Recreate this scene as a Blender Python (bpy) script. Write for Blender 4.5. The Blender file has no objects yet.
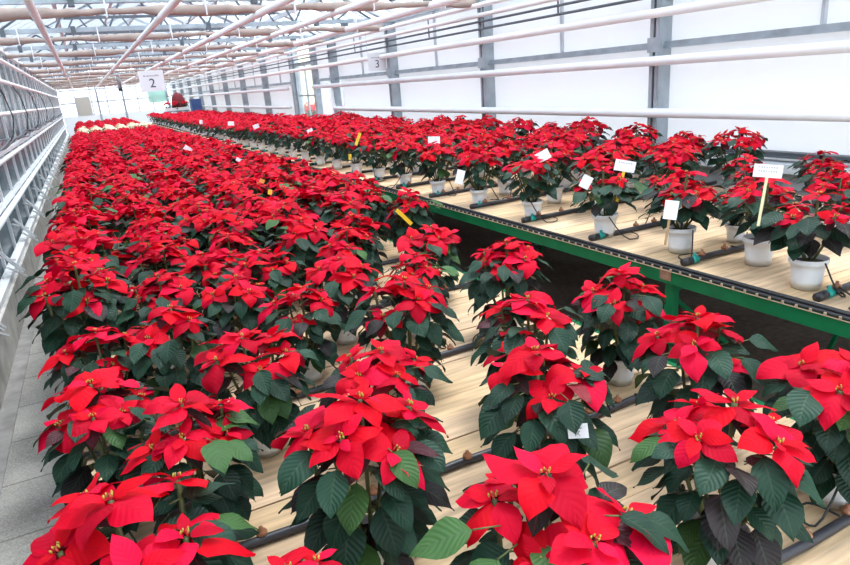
import bpy, math, random
from mathutils import Vector, Matrix
import numpy as np
PI = math.pi
S = bpy.context.scene
COL = S.collection
sin, cos, rad = math.sin, math.cos, math.radians

# ------------------------------------------------------------------ materials
MATS = {}
def mat(name, col, rough=.6, metal=0., spec=.5, noise=0., nscale=8., bump=0., transl=0., alpha=0.):
    if name in MATS: return MATS[name]
    m = bpy.data.materials.new(name); m.use_nodes = True
    nt = m.node_tree; N = nt.nodes; L = nt.links
    b = N['Principled BSDF']; out = N['Material Output']
    b.inputs['Base Color'].default_value = (*col, 1); b.inputs['Roughness'].default_value = rough
    b.inputs['Metallic'].default_value = metal; b.inputs['Specular IOR Level'].default_value = spec
    if noise or bump:
        tc = N.new('ShaderNodeTexCoord'); nz = N.new('ShaderNodeTexNoise')
        nz.inputs['Scale'].default_value = nscale; nz.inputs['Detail'].default_value = 5
        L.new(tc.outputs['Object'], nz.inputs['Vector'])
        if noise:
            r = N.new('ShaderNodeMapRange'); r.inputs[1].default_value = .3; r.inputs[2].default_value = .7
            r.inputs[3].default_value = 1 - noise; r.inputs[4].default_value = 1 + noise * .4
            L.new(nz.outputs['Fac'], r.inputs[0])
            v = N.new('ShaderNodeVectorMath'); v.operation = 'SCALE'; v.inputs[0].default_value = col
            L.new(r.outputs[0], v.inputs['Scale']); L.new(v.outputs[0], b.inputs['Base Color'])
        if bump:
            bp = N.new('ShaderNodeBump'); bp.inputs['Strength'].default_value = bump; bp.inputs['Distance'].default_value = .01
            L.new(nz.outputs['Fac'], bp.inputs['Height']); L.new(bp.outputs[0], b.inputs['Normal'])
    last = b
    if transl:
        t = N.new('ShaderNodeBsdfTranslucent'); t.inputs[0].default_value = (*col, 1)
        mx = N.new('ShaderNodeMixShader'); mx.inputs[0].default_value = transl
        L.new(last.outputs[0], mx.inputs[1]); L.new(t.outputs[0], mx.inputs[2]); last = mx
    if alpha:
        t = N.new('ShaderNodeBsdfTransparent'); t.inputs[0].default_value = (.95, .98, 1, 1)
        mx = N.new('ShaderNodeMixShader'); mx.inputs[0].default_value = alpha
        L.new(last.outputs[0], mx.inputs[1]); L.new(t.outputs[0], mx.inputs[2]); last = mx
    if last is not b: L.new(last.outputs[0], out.inputs['Surface'])
    MATS[name] = m
    return m

def leaf_mat(name, veincol, veinfac, rough, transl, nveins=8, bump=.35, spec=.35):
    """leaf blade: colour attribute, lighter midrib and side veins from the UVs, puckered bump"""
    m = bpy.data.materials.new(name); m.use_nodes = True
    nt = m.node_tree; N = nt.nodes; L = nt.links
    b = N['Principled BSDF']; out = N['Material Output']
    at = N.new('ShaderNodeAttribute'); at.attribute_name = 'tint'
    uv = N.new('ShaderNodeUVMap'); uv.uv_map = 'UVMap'
    sp = N.new('ShaderNodeSeparateXYZ'); L.new(uv.outputs[0], sp.inputs[0])
    def M(op, a, b_=None, c=None):
        n = N.new('ShaderNodeMath'); n.operation = op
        for i, x in enumerate((a, b_, c)):
            if x is None: continue
            if isinstance(x, (int, float)): n.inputs[i].default_value = x
            else: L.new(x, n.inputs[i])
        return n.outputs[0]
    va = M('ABSOLUTE', M('SUBTRACT', sp.outputs[1], .5))
    ph = M('MULTIPLY', M('SUBTRACT', sp.outputs[0], M('MULTIPLY', va, .55)), float(nveins))
    tri = M('ABSOLUTE', M('SUBTRACT', M('FRACT', ph), .5))          # .5 at a vein
    side = M('MULTIPLY', M('SUBTRACT', tri, .42), 12.)
    side = M('MULTIPLY', M('MINIMUM', M('MAXIMUM', side, 0.), 1.), M('SUBTRACT', 1., M('MULTIPLY', va, 1.7)))
    mid = M('MINIMUM', M('MAXIMUM', M('MULTIPLY', M('SUBTRACT', .032, va), 60.), 0.), 1.)
    vein = M('MULTIPLY', M('MAXIMUM', M('MULTIPLY', side, .6), mid), veinfac)
    mx = N.new('ShaderNodeMix'); mx.data_type = 'RGBA'
    L.new(vein, mx.inputs[0]); L.new(at.outputs['Color'], mx.inputs[6]); mx.inputs[7].default_value = (*veincol, 1)
    L.new(mx.outputs[2], b.inputs['Base Color'])
    b.inputs['Roughness'].default_value = rough; b.inputs['Specular IOR Level'].default_value = spec
    bp = N.new('ShaderNodeBump'); bp.inputs['Strength'].default_value = bump; bp.inputs['Distance'].default_value = .004
    L.new(tri, bp.inputs['Height']); bp.invert = True
    L.new(bp.outputs[0], b.inputs['Normal'])
    t = N.new('ShaderNodeBsdfTranslucent'); L.new(mx.outputs[2], t.inputs[0])
    ms = N.new('ShaderNodeMixShader'); ms.inputs[0].default_value = transl
    L.new(b.outputs[0], ms.inputs[1]); L.new(t.outputs[0], ms.inputs[2]); L.new(ms.outputs[0], out.inputs['Surface'])
    MATS[name] = m
    return m

M_BRACT = leaf_mat('red_bract', (.45, .0, .02), .25, .6, .25, 7, .3, .12)
M_LEAF = leaf_mat('green_leaf', (.07, .11, .06), .4, .48, .10, 9, .5, .26)
M_POT = mat('white_pot', (.88, .92, .95), .38, noise=.06, nscale=20)
M_SOIL = mat('soil', (.035, .022, .015), .95, noise=.4, nscale=60, bump=.8)
M_STEM = mat('stem', (.10, .12, .035), .6, noise=.3, nscale=40)
M_CYAT = mat('cyathium', (.42, .36, .05), .5)
M_BERRY = mat('bud', (.45, .05, .03), .5)
M_GREEN = mat('green_paint', (.002, .155, .055), .5, spec=.25, noise=.22, nscale=9)
M_BLACK = mat('black_rubber', (.018, .018, .02), .42)
M_HOSE = mat('dark_hose', (.035, .035, .042), .38, noise=.2, nscale=30)
M_BROWN = mat('brown_dripper', (.36, .15, .07), .5, noise=.25, nscale=90)
M_TEAL = mat('teal_plastic', (.0, .30, .25), .4)
M_WPIPE = mat('white_pipe', (.88, .87, .87), .4, noise=.05, nscale=2)
M_WPAINT = mat('white_paint', (.86, .87, .88), .45, noise=.05, nscale=4)
M_STEEL = mat('galvanised_steel', (.42, .47, .51), .5, .35, noise=.28, nscale=6)
M_DSTEEL = mat('dark_steel', (.13, .15, .17), .5, .3, noise=.2, nscale=8)
M_ALU = mat('aluminium_bar', (.58, .62, .66), .45, .3)
M_PANEL = mat('white_panel', (.84, .845, .86), .5, noise=.03, nscale=.8, transl=.42, spec=.3)
M_PANEL2 = mat('hazy_panel', (.80, .82, .86), .5, transl=.35, alpha=.45)
M_LGLASS = mat('grey_glazing', (.17, .22, .245), .25, noise=.3, nscale=2., transl=.25, spec=.5, alpha=.06)
M_RGLASS = mat('roof_glass', (.85, .92, .98), .3, transl=.6, alpha=.80, noise=.1, nscale=2)
M_GGLASS = mat('gable_glass', (.85, .92, .97), .3, transl=.6, alpha=.55)
M_CURTAIN = mat('curtain_cloth', (.47, .37, .32), .9, noise=.18, nscale=7, bump=.5, transl=.15)
M_CONC = mat('concrete', (.50, .47, .43), .9, noise=.35, nscale=7, bump=.4)
M_WCONC = mat('white_base_wall', (.80, .83, .86), .8, noise=.08, nscale=3)
M_CARD = mat('white_card', (.90, .91, .93), .5)
M_YELL = mat('yellow_plastic', (.85, .55, .02), .4)
M_INK = mat('ink', (.08, .08, .09), .6)
M_GREY = mat('beige_board', (.62, .58, .50), .7)
M_BLUE = mat('blue_crate', (.05, .12, .32), .5)
M_MINT = mat('mint_sheet', (.62, .82, .74), .6, transl=.4)

def deck_mat():
    m = bpy.data.materials.new('pine_planks'); m.use_nodes = True
    nt = m.node_tree; N = nt.nodes; L = nt.links; b = N['Principled BSDF']
    tc = N.new('ShaderNodeTexCoord'); mp = N.new('ShaderNodeMapping'); mp.inputs['Scale'].default_value = (1.2, 16, 16)
    nz = N.new('ShaderNodeTexNoise'); nz.inputs['Scale'].default_value = 3; nz.inputs['Detail'].default_value = 6
    L.new(tc.outputs['Object'], mp.inputs[0]); L.new(mp.outputs[0], nz.inputs['Vector'])
    at = N.new('ShaderNodeAttribute'); at.attribute_name = 'tint'
    r = N.new('ShaderNodeMapRange'); r.inputs[1].default_value = .3; r.inputs[2].default_value = .72
    r.inputs[3].default_value = .66; r.inputs[4].default_value = 1.12
    L.new(nz.outputs['Fac'], r.inputs[0])
    v = N.new('ShaderNodeVectorMath'); v.operation = 'SCALE'
    L.new(at.outputs['Color'], v.inputs[0]); L.new(r.outputs[0], v.inputs['Scale']); L.new(v.outputs[0], b.inputs['Base Color'])
    # knots and stains with a shape of their own
    b.inputs['Roughness'].default_value = .8
    bp = N.new('ShaderNodeBump'); bp.inputs['Strength'].default_value = .25; bp.inputs['Distance'].default_value = .005
    L.new(nz.outputs['Fac'], bp.inputs['Height']); L.new(bp.outputs[0], b.inputs['Normal'])
    return m
M_DECK = deck_mat()

def floor_mat(name, base, slab=(0, 0), joint=(.2, .19, .17), nscale=120):
    m = bpy.data.materials.new(name); m.use_nodes = True
    nt = m.node_tree; N = nt.nodes; L = nt.links; b = N['Principled BSDF']
    tc = N.new('ShaderNodeTexCoord')
    nz = N.new('ShaderNodeTexNoise'); nz.inputs['Scale'].default_value = nscale; nz.inputs['Detail'].default_value = 3
    n2 = N.new('ShaderNodeTexNoise'); n2.inputs['Scale'].default_value = 2.5; n2.inputs['Detail'].default_value = 5
    L.new(tc.outputs['Object'], nz.inputs['Vector']); L.new(tc.outputs['Object'], n2.inputs['Vector'])
    ad = N.new('ShaderNodeMath'); ad.operation = 'ADD'; L.new(nz.outputs['Fac'], ad.inputs[0]); L.new(n2.outputs['Fac'], ad.inputs[1])
    r = N.new('ShaderNodeMapRange'); r.inputs[1].default_value = .7; r.inputs[2].default_value = 1.3
    r.inputs[3].default_value = .58; r.inputs[4].default_value = 1.3; L.new(ad.outputs[0], r.inputs[0])
    v = N.new('ShaderNodeVectorMath'); v.operation = 'SCALE'; L.new(r.outputs[0], v.inputs['Scale'])
    if slab[0]:
        br = N.new('ShaderNodeTexBrick'); br.inputs['Scale'].default_value = 1; br.offset = 0.
        br.inputs['Brick Width'].default_value = slab[0]; br.inputs['Row Height'].default_value = slab[1]
        br.inputs['Mortar Size'].default_value = .006; br.inputs['Mortar Smooth'].default_value = .1
        br.inputs['Color1'].default_value = (*base, 1); br.inputs['Color2'].default_value = (*[c * .95 for c in base], 1)
        br.inputs['Mortar'].default_value = (*joint, 1)
        L.new(tc.outputs['Object'], br.inputs['Vector']); L.new(br.outputs['Color'], v.inputs[0])
    else: v.inputs[0].default_value = base
    L.new(v.outputs[0], b.inputs['Base Color']); b.inputs['Roughness'].default_value = .92
    return m
M_PAVE = floor_mat('grey_slabs', (.37, .35, .315), (2., .46))
M_SOILFLOOR = floor_mat('dark_soil_floor', (.17, .135, .11), nscale=25)
M_GRAVEL = floor_mat('pale_ground', (.62, .64, .62), nscale=5)

# ------------------------------------------------------------------ mesh builder
class MB:
    def __init__(s): s.v = []; s.f = []; s.uv = []; s.c = []; s.m = []; s.mi = 0
    def add(s, vs, fs, uvs=None, col=(1, 1, 1)):
        o = len(s.v); s.v += [tuple(p) for p in vs]
        for f in fs:
            s.f.append([o + i for i in f]); s.m.append(s.mi)
            for i in f:
                s.uv.append(uvs[i] if uvs else (0, 0)); s.c.append((*col, 1))
    def box(s, x0, x1, y0, y1, z0, z1, col=(1, 1, 1)):
        s.add([(x0, y0, z0), (x1, y0, z0), (x1, y1, z0), (x0, y1, z0), (x0, y0, z1), (x1, y0, z1), (x1, y1, z1), (x0, y1, z1)],
              [(0, 3, 2, 1), (4, 5, 6, 7), (0, 1, 5, 4), (1, 2, 6, 5), (2, 3, 7, 6), (3, 0, 4, 7)], col=col)
    def bar(s, a, b, w, h=None, up=(0, 0, 1)):
        a, b = Vector(a), Vector(b); h = h or w; d = (b - a).normalized(); u = Vector(up)
        if abs(d.dot(u)) > .98: u = Vector((1, 0, 0))
        x = d.cross(u).normalized() * w / 2; y = x.cross(d).normalized() * h / 2
        s.add([a - x - y, a + x - y, a + x + y, a - x + y, b - x - y, b + x - y, b + x + y, b - x + y],
              [(0, 3, 2, 1), (4, 5, 6, 7), (0, 1, 5, 4), (1, 2, 6, 5), (2, 3, 7, 6), (3, 0, 4, 7)])
    def tube(s, pts, r, n=8, rs=None):
        pts = [Vector(p) for p in pts]; k = len(pts); vs = []; prev = None
        for i, p in enumerate(pts):
            d = (pts[min(i + 1, k - 1)] - pts[max(i - 1, 0)]).normalized()
            if prev is None:
                u = Vector((0, 0, 1)) if abs(d.z) < .9 else Vector((1, 0, 0))
                x = d.cross(u).normalized()
            else:
                x = (prev - d * prev.dot(d)).normalized()
            prev = x; y = d.cross(x); rr = rs[i] if rs else r
            vs += [p + (x * cos(2 * PI * j / n) + y * sin(2 * PI * j / n)) * rr for j in range(n)]
        fs = [(i * n + j, i * n + (j + 1) % n, (i + 1) * n + (j + 1) % n, (i + 1) * n + j) for i in range(k - 1) for j in range(n)]
        fs += [tuple(range(n))[::-1], tuple((k - 1) * n + j for j in range(n))]
        s.add(vs, fs)
    def lathe(s, prof, n=20, at=(0, 0, 0)):
        vs = [(at[0] + r * cos(2 * PI * j / n), at[1] + r * sin(2 * PI * j / n), at[2] + z) for r, z in prof for j in range(n)]
        fs = [(i * n + j, i * n + (j + 1) % n, (i + 1) * n + (j + 1) % n, (i + 1) * n + j) for i in range(len(prof) - 1) for j in range(n)]
        s.add(vs, fs)
    def mesh(s, name, mats, smooth=True):
        me = bpy.data.meshes.new(name); me.from_pydata(s.v, [], s.f)
        me.uv_layers.new(name='UVMap').data.foreach_set('uv', np.array(s.uv, dtype=np.float32).ravel())
        me.color_attributes.new('tint', 'FLOAT_COLOR', 'CORNER').data.foreach_set('color', np.array(s.c, dtype=np.float32).ravel())
        for m in (mats if isinstance(mats, (list, tuple)) else [mats]): me.materials.append(m)
        me.polygons.foreach_set('material_index', s.m)
        me.polygons.foreach_set('use_smooth', [smooth] * len(s.f)); me.update()
        return me
    def build(s, name, mats, parent=None, smooth=True, loc=(0, 0, 0)):
        return link(name, s.mesh(name, mats, smooth), parent, loc)

def link(name, data, parent=None, loc=(0, 0, 0)):
    o = bpy.data.objects.new(name, data); COL.objects.link(o); o.location = loc
    if parent: o.parent = parent
    return o
def tag(o, label=None, cat=None, group=None, kind=None):
    if label: o['label'] = label
    if cat: o['category'] = cat
    if group: o['group'] = group
    if kind: o['kind'] = kind
    return o
def empty(name, loc=(0, 0, 0), rz=0, label=None, cat=None, group=None):
    o = bpy.data.objects.new(name, None); COL.objects.link(o); o.location = loc; o.rotation_euler.z = rz
    return tag(o, label, cat, group)
def struct(o): o['kind'] = 'structure'; return o

# ------------------------------------------------------------------ camera
F_PX = 635.; CZ = 1.68
p_, y_, r_ = rad(17.8), rad(26.3), math.atan(.0768)
Fv = Vector((sin(y_) * cos(p_), cos(y_) * cos(p_), -sin(p_)))
R0 = Vector((cos(y_), -sin(y_), 0)); U0 = R0.cross(Fv)
Rv = R0 * cos(r_) - U0 * sin(r_); Uv = R0 * sin(r_) + U0 * cos(r_)
cam = bpy.data.cameras.new('camera'); co = bpy.data.objects.new('camera', cam); COL.objects.link(co)
co.matrix_world = Matrix(((Rv.x, Uv.x, -Fv.x, 0), (Rv.y, Uv.y, -Fv.y, 0), (Rv.z, Uv.z, -Fv.z, CZ), (0, 0, 0, 1)))
cam.sensor_width = 36; cam.lens = F_PX * 36 / 850; cam.clip_start = .02; cam.clip_end = 500
S.camera = co
def ray(px, py): return Fv + Rv * (px - 425) / F_PX - Uv * (py - 282.5) / F_PX
def at_z(px, py, z):
    d = ray(px, py); k = (z - CZ) / d.z; return Vector((d.x * k, d.y * k, z))
def at_y(px, py, y):
    d = ray(px, py); k = y / d.y; return Vector((d.x * k, y, CZ + d.z * k))
def at_x(px, py, x):
    d = ray(px, py); k = x / d.x; return Vector((x, d.y * k, CZ + d.z * k))

# ------------------------------------------------------------------ light
w = bpy.data.worlds.new('sky'); S.world = w; w.use_nodes = True
nt = w.node_tree; bg = nt.nodes['Background']
tc = nt.nodes.new('ShaderNodeTexCoord'); sp = nt.nodes.new('ShaderNodeSeparateXYZ'); rp = nt.nodes.new('ShaderNodeValToRGB')
nt.links.new(tc.outputs['Generated'], sp.inputs[0]); nt.links.new(sp.outputs[2], rp.inputs[0]); nt.links.new(rp.outputs[0], bg.inputs[0])
rp.color_ramp.elements[0].position = 0.; rp.color_ramp.elements[0].color = (.90, .95, 1., 1)
rp.color_ramp.elements[1].position = .8; rp.color_ramp.elements[1].color = (.80, .89, 1., 1)
bg.inputs[1].default_value = 1.5
sl = bpy.data.lights.new('sun', 'SUN'); sl.energy = 2.6; sl.angle = rad(25); sl.color = (1, .97, .93)
so = bpy.data.objects.new('sun', sl); COL.objects.link(so); so.rotation_euler = Vector((-.35, -.10, -1)).to_track_quat('-Z', 'Y').to_euler()
so.location = (0, 0, 8)
S.view_settings.view_transform = 'Standard'; S.view_settings.look = 'None'
S.view_settings.exposure = 1.15; S.view_settings.gamma = 1; S.view_settings.use_curve_mapping = False

# ------------------------------------------------------------------ setting
XL, XR, Y0, Y1 = -.87, 4.15, -2.5, 36.35
EZ = 2.52; RX = 1.64; RZ = 3.75
m = MB(); m.box(-40, 60, -20, 90, -.12, -.06); struct(m.build('ground', M_GRAVEL, smooth=False))
m = MB(); m.box(XL - .2, XR + .1, Y0, Y1, -.06, 0); struct(m.build('floor', M_SOILFLOOR, smooth=False))
m = MB(); m.box(XL + .18, -.24, Y0, Y1, 0, .006); struct(m.build('floor_walkway', M_PAVE, smooth=False))
m = MB(); m.box(XL + .09, XL + .18, Y0, Y1, 0, .012); struct(m.build('trim_1', mat('kerb_strip', (.33, .31, .29), .9, noise=.3, nscale=9), smooth=False))
# left wall: concrete curb, sill, glazing with bars
m = MB(); m.box(XL - .08, XL + .09, Y0, Y1, 0, .32); struct(m.build('wall_left', M_CONC, smooth=False))
m = MB(); m.box(XL + .0, XL + .07, Y0, Y1, .32, .37); struct(m.build('trim_2', M_WPAINT, smooth=False))
m = MB(); m.box(XL - .035, XL - .027, Y0, Y1, .32, EZ); gl = struct(m.build('window_1', M_LGLASS, smooth=False))
m = MB()
y = Y0
while y < Y1: m.box(XL - .025, XL - .0, y, y + .05, .34, EZ); y += 1.0
for z in (.80, 1.24): m.box(XL - .026, XL + .02, Y0, Y1, z - .02, z + .02)
m.build('window_frame', M_WPAINT, gl, False)
# right wall: base, panels, rails
DY0, DY1 = 12.45, 13.8
m = MB()
m.box(XR, XR + .14, Y0, DY0, 0, .96); m.box(XR, XR + .14, DY1, Y1, 0, .96)
m.box(XR - .10, XR, Y0, DY0, .90, .96)
struct(m.build('wall_right', M_WCONC, smooth=False))
m = MB()
for a, b in ((Y0, 11.2), (DY1, Y1)):
    m.box(XR + .05, XR + .07, a, b, .96, 1.79); m.box(XR + .05, XR + .07, a, b, 1.81, EZ)
m.box(XR + .05, XR + .07, 11.2, DY0, 1.81, EZ)
pn = struct(m.build('wall_right_panel', M_PANEL, smooth=False))
m = MB(); m.box(XR + .05, XR + .06, 11.2, DY0, .96, 1.79); struct(m.build('window_2', M_PANEL2, smooth=False))
n = 3
def trim(mb, ma, smooth=False):
    global n
    o = struct(mb.build('trim_%d' % n, ma, smooth=smooth)); n += 1; return o
for z0, z1 in ((.99, 1.025), (1.765, 1.815)):
    for a, b in ((Y0, DY0), (DY1, Y1)):
        m = MB(); m.box(XR - .02, XR + .05, a, b, z0, z1); m.box(XR - .045, XR - .02, a, b, z0, z0 + .012); trim(m, M_DSTEEL if z0 < 1.2 else M_STEEL)
m = MB(); m.box(XR - .04, XR + .12, Y0, Y1, EZ - .05, EZ + .05); trim(m, M_STEEL)
m = MB(); m.box(XL - .12, XL + .04, Y0, Y1, EZ - .05, EZ + .05); trim(m, M_WPAINT)
posts = [3.85 + 2.5 * k for k in range(-2, 13)]
for yk in posts:
    if yk < .5: continue
    m = MB()
    m.box(XR - .09, XR + .04, yk - .045, yk - .033, 0.02, EZ - .05); m.box(XR - .09, XR + .04, yk + .033, yk + .045, .02, EZ - .05)
    m.box(XR + .0, XR + .012, yk - .04, yk + .04, .02, EZ - .05); m.box(XR - .098, XR - .086, yk - .045, yk - .012, .02, EZ - .05)
    m.box(XR - .098, XR - .086, yk + .012, yk + .045, .02, EZ - .05)
    m.box(XR - .11, XR - .08, yk - .06, yk + .06, 1.74, 1.85)
    trim(m, M_STEEL)
    m = MB(); m.box(XR + .0, XR + .05, yk + .05, yk + .085, 1.0, EZ - .05); trim(m, M_WPAINT)
    if yk - 1.25 > 0 and not (DY0 - .3 < yk - 1.25 < DY1):
        m = MB(); m.box(XR + .0, XR + .03, yk - 1.262, yk - 1.238, 1.8, EZ - .05); trim(m, M_ALU)
# doorway in the right wall
m = MB(); m.box(XR - .06, XR + .08, DY0, DY0 + .09, 0, EZ - .05); m.box(XR - .03, XR + .08, DY1 - .06, DY1, 0, EZ - .05)
m.box(XR - .02, XR + .04, DY0 + .09, DY1 - .06, 2.1, 2.16); d1 = struct(m.build('door_1', M_STEEL, smooth=False))
m = MB(); m.box(XR + .01, XR + .04, 13.18, 13.22, 0, 2.1); m.box(XR + .01, XR + .04, DY0 + .09, DY1 - .06, 1.5, 1.53); m.build('door_bar', M_STEEL, d1, False)
m = MB(); m.box(XR + .02, XR + .026, DY0 + .09, DY1 - .06, .05, 2.1); m.build('door_glass', mat('door_glass', (.9, .93, .8), .2, alpha=.8), d1, False)
# next bay seen through the doorway
m = MB(); m.box(8.6, 8.7, 16, 32, 0, 3.2); struct(m.build('wall_far_bay', mat('cream_wall', (.86, .86, .58), .8), smooth=False))
# gable
m = MB(); m.box(XL, XR, Y1, Y1 + .1, 0, 1.15); struct(m.build('wall_back', M_PANEL, smooth=False))
m = MB(); m.add([(XL, Y1 + .05, 1.15), (XR, Y1 + .05, 1.15), (XR, Y1 + .05, EZ), (RX, Y1 + .05, RZ), (XL, Y1 + .05, EZ)], [(0, 1, 2, 3, 4)])
g = struct(m.build('window_3', M_GGLASS, smooth=False))
m = MB()
for x in (-.2, .5, 1.2, 2.6, 3.3): m.box(x - .03, x + .03, Y1 - .02, Y1 + .03, 1.15, EZ + .2)
for z in (1.75, 2.35): m.box(XL, XR, Y1 - .03, Y1 + .03, z - .035, z + .035)
m.build('window_frame', M_ALU, g, False)
for x in (.78, 1.95, 4.02):
    m = MB(); m.box(x - .045, x + .045, Y1 - .12, Y1 - .03, 0, EZ + .2); trim(m, M_STEEL)
m = MB(); m.box(-.18, .45, Y1 - .06, Y1 - .0, 1.14, 2.02); o = m.build('notice_board', M_GREY, smooth=False); tag(o, 'beige board fixed low on the far end wall', 'board')
m = MB(); m.box(3.1, 4.0, Y1 - .06, Y1 - .035, 1.5, 2.25); o = m.build('shade_sheet', M_MINT, smooth=False); tag(o, 'pale mint green sheet hung in the right of the far end glazing', 'sheet')
# roof glass and bars
m = MB()
t = .006
for xa, za, xb, zb in ((XL, EZ, RX, RZ), (RX, RZ, XR, EZ)):
    m.add([(xa, Y0, za + .03), (xb, Y0, zb + .03), (xb, Y1, zb + .03), (xa, Y1, za + .03), (xa, Y0, za + .03 + t), (xb, Y0, zb + .03 + t), (xb, Y1, zb + .03 + t), (xa, Y1, za + .03 + t)],
          [(0, 3, 2, 1), (4, 5, 6, 7), (0, 1, 5, 4), (1, 2, 6, 5), (2, 3, 7, 6), (3, 0, 4, 7)])
ceil = struct(m.build('ceiling', M_RGLASS, smooth=False))
m = MB(); y = Y0 + .1
while y < Y1:
    m.bar((XL, y, EZ), (RX, y, RZ), .035, .05); m.bar((RX, y, RZ), (XR, y, EZ), .035, .05); y += .42
m.build('glazing_bar', M_ALU, ceil, False)
m = MB(); m.bar((RX, Y0, RZ - .02), (RX, Y1, RZ - .02), .07, .08)
for k in (.33, .66):
    for xa, xb in ((XL, RX), (XR, RX)):
        x = xa + (xb - xa) * k; z = EZ + (RZ - EZ) * k; m.bar((x, Y0, z - .06), (x, Y1, z - .06), .05, .06)
m.build('purlin', M_ALU, ceil, False)

# ------------------------------------------------------------------ roof trusses, curtains, pipes
beams = [yk for yk in posts if yk > .5] + []
rnd = random.Random(3)
ords = ['nearest', 'second', 'third', 'fourth', 'fifth', 'sixth', 'seventh', 'eighth', 'ninth', 'tenth', 'eleventh', 'twelfth', 'thirteenth', 'fourteenth', 'fifteenth', 'sixteenth', 'seventeenth', 'eighteenth', 'nineteenth', 'twentieth', 'twenty-first', 'twenty-second', 'twenty-third', 'twenty-fourth', 'twenty-fifth', 'twenty-sixth', 'twenty-seventh', 'twenty-eighth', 'twenty-ninth', 'thirtieth']
vis = 0
for yk in beams:
    yb = yk + .12
    r = empty('roof_truss', (0, yb, EZ), label='grey steel lattice roof truss with raised tie, %s one from the camera' % ords[vis], cat='roof truss', group='roof trusses across the greenhouse')
    m = MB(); m.bar((XL, .06, 0), (XR, .06, 0), .05, .05); m.build('bottom_chord', M_STEEL, r, False)
    m = MB(); m.bar((XL, .06, .02), (RX, .06, RZ - EZ - .05), .05, .07); m.bar((RX, .06, RZ - EZ - .05), (XR, .06, .02), .05, .07); m.build('rafter', M_STEEL, r, False)
    m = MB()
    nb = 8
    for i in range(nb):
        x0 = XL + .2 + (XR - XL - .4) * i / nb; x1 = XL + .2 + (XR - XL - .4) * (i + 1) / nb; xm = (x0 + x1) / 2
        hz = min(.5, (1 - abs(xm - RX) / (XR - RX)) * (RZ - EZ) - .06)
        if hz > .1: m.bar((x0, .06, 0), (xm, .06, hz), .022); m.bar((xm, .06, hz), (x1, .06, 0), .022)
    m.bar((XL + .9, .06, .40), (XR - .9, .06, .40), .035, .04)
    m.build('web', M_DSTEEL, r, False)
    m = MB()
    for x in (XL + .25, .1, 1.65, 3.1): m.box(x - .025, x + .025, .02, .10, -.05, .04)
    m.build('bracket', M_DSTEEL, r, False)
    # furled shade curtain
    c = empty('shade_curtain', (0, yb - .06, EZ - .10), label='furled beige shade curtain hanging across the roof, %s bundle from the camera' % ords[vis], cat='shade curtain', group='furled curtains under the trusses')
    m = MB(); pts = []; rs = []
    for i in range(61):
        x = XL + .05 + (XR - XL - .15) * i / 60; pts.append((x, rnd.uniform(-.01, .01), -.012 * abs(sin(x * 2.1 + vis)) + rnd.uniform(-.006, .006)))
        rs.append(.037 + .011 * sin(x * 4.1 + vis * 1.7) + rnd.uniform(-.006, .006))
    m.tube(pts, .06, 10, rs); m.build('bundle', M_CURTAIN, c)
    for x in [XL + .4 + .82 * i for i in range(6)]:
        m = MB(); m.box(x - .005, x + .005, -.058, .058, -.056, .12); m.build('tie_strap', M_WPAINT, c, False)
    vis += 1

def pipe(name, pts, r, ma, label, cat='pipe', group=None, clampx=None):
    m = MB(); m.tube(pts, r, 12); o = m.build(name, ma); tag(o, label, cat, group)
    return o
for x, z, r, ma, lab in ((-.17, 2.36, .03, M_WPIPE, 'pinkish white overhead pipe, leftmost of the roof pipes'),
                         (.78, 2.36, .03, M_WPIPE, 'pinkish white overhead pipe, second from the left under the roof'),
                         (1.64, 2.36, .032, M_WPIPE, 'pinkish white overhead pipe along the middle of the roof'),
                         (2.42, 2.36, .03, M_WPIPE, 'pinkish white overhead pipe right of the middle one'),
                         (3.48, 2.40, .038, M_WPIPE, 'thick pinkish white overhead pipe near the right wall')):
    o = pipe('overhead_pipe', [(x, Y0, z), (x, Y1 - .3, z)], r, ma, lab, 'pipe')
    for yk in beams[:9]:
        m = MB(); m.box(x - .045, x + .045, yk + .08, yk + .14, z + r * .6, z + .09); m.build('clamp', M_DSTEEL, o, False)
wp = XR - .15
for z, r, ma, lab, a, b in ((2.38, .026, M_WPIPE, 'pinkish white wall pipe just under the eaves', Y0, Y1 - .4),
                      (2.28, .024, M_WPIPE, 'white wall pipe, second below the right eaves', Y0, Y1 - .4),
                      (2.215, .012, M_DSTEEL, 'upper dark wall cable pipe below the white eaves pipes', Y0, Y1 - .4),
                      (2.14, .012, M_DSTEEL, 'lower dark wall cable pipe below the white eaves pipes', Y0, Y1 - .4),
                      (2.02, .034, M_WPIPE, 'thick white heating pipe above the grey wall rail', Y0, Y1 - .4),
                      (1.675, .036, M_WPAINT, 'thick white heating pipe just below the grey wall rail', Y0, DY0 - .2)):
    pipe('wall_pipe', [(wp, a, z), (wp, b, z)], r, ma, lab)
pipe('wall_pipe', [(wp, Y0, 1.285), (wp, 11.1, 1.285), (wp, 11.2, 1.3), (wp, 11.25, 1.38), (wp, 11.25, 1.62)], .036, M_WPAINT, 'lowest white heating pipe on the right wall, bending up at the door')
pipe('wall_pipe', [(wp, DY1 + .2, 1.285), (wp, Y1 - .4, 1.285)], .034, M_WPAINT, 'lowest white heating pipe on the right wall beyond the door')
pipe('wall_pipe', [(wp, DY1 + .2, 1.675), (wp, Y1 - .4, 1.675)], .034, M_WPAINT, 'white heating pipe below the grey rail beyond the door')
m = MB()
for yk in [1.2 + 1.25 * k for k in range(9)]:
    m.box(wp - .006, wp + .006, yk - .006, yk + .006, 2.14, 2.40)
tag(m.build('cable_hanger', M_DSTEEL, smooth=False), 'thin dark hangers tying the cable pipes to the eaves pipe', 'hanger', kind='stuff')
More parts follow.
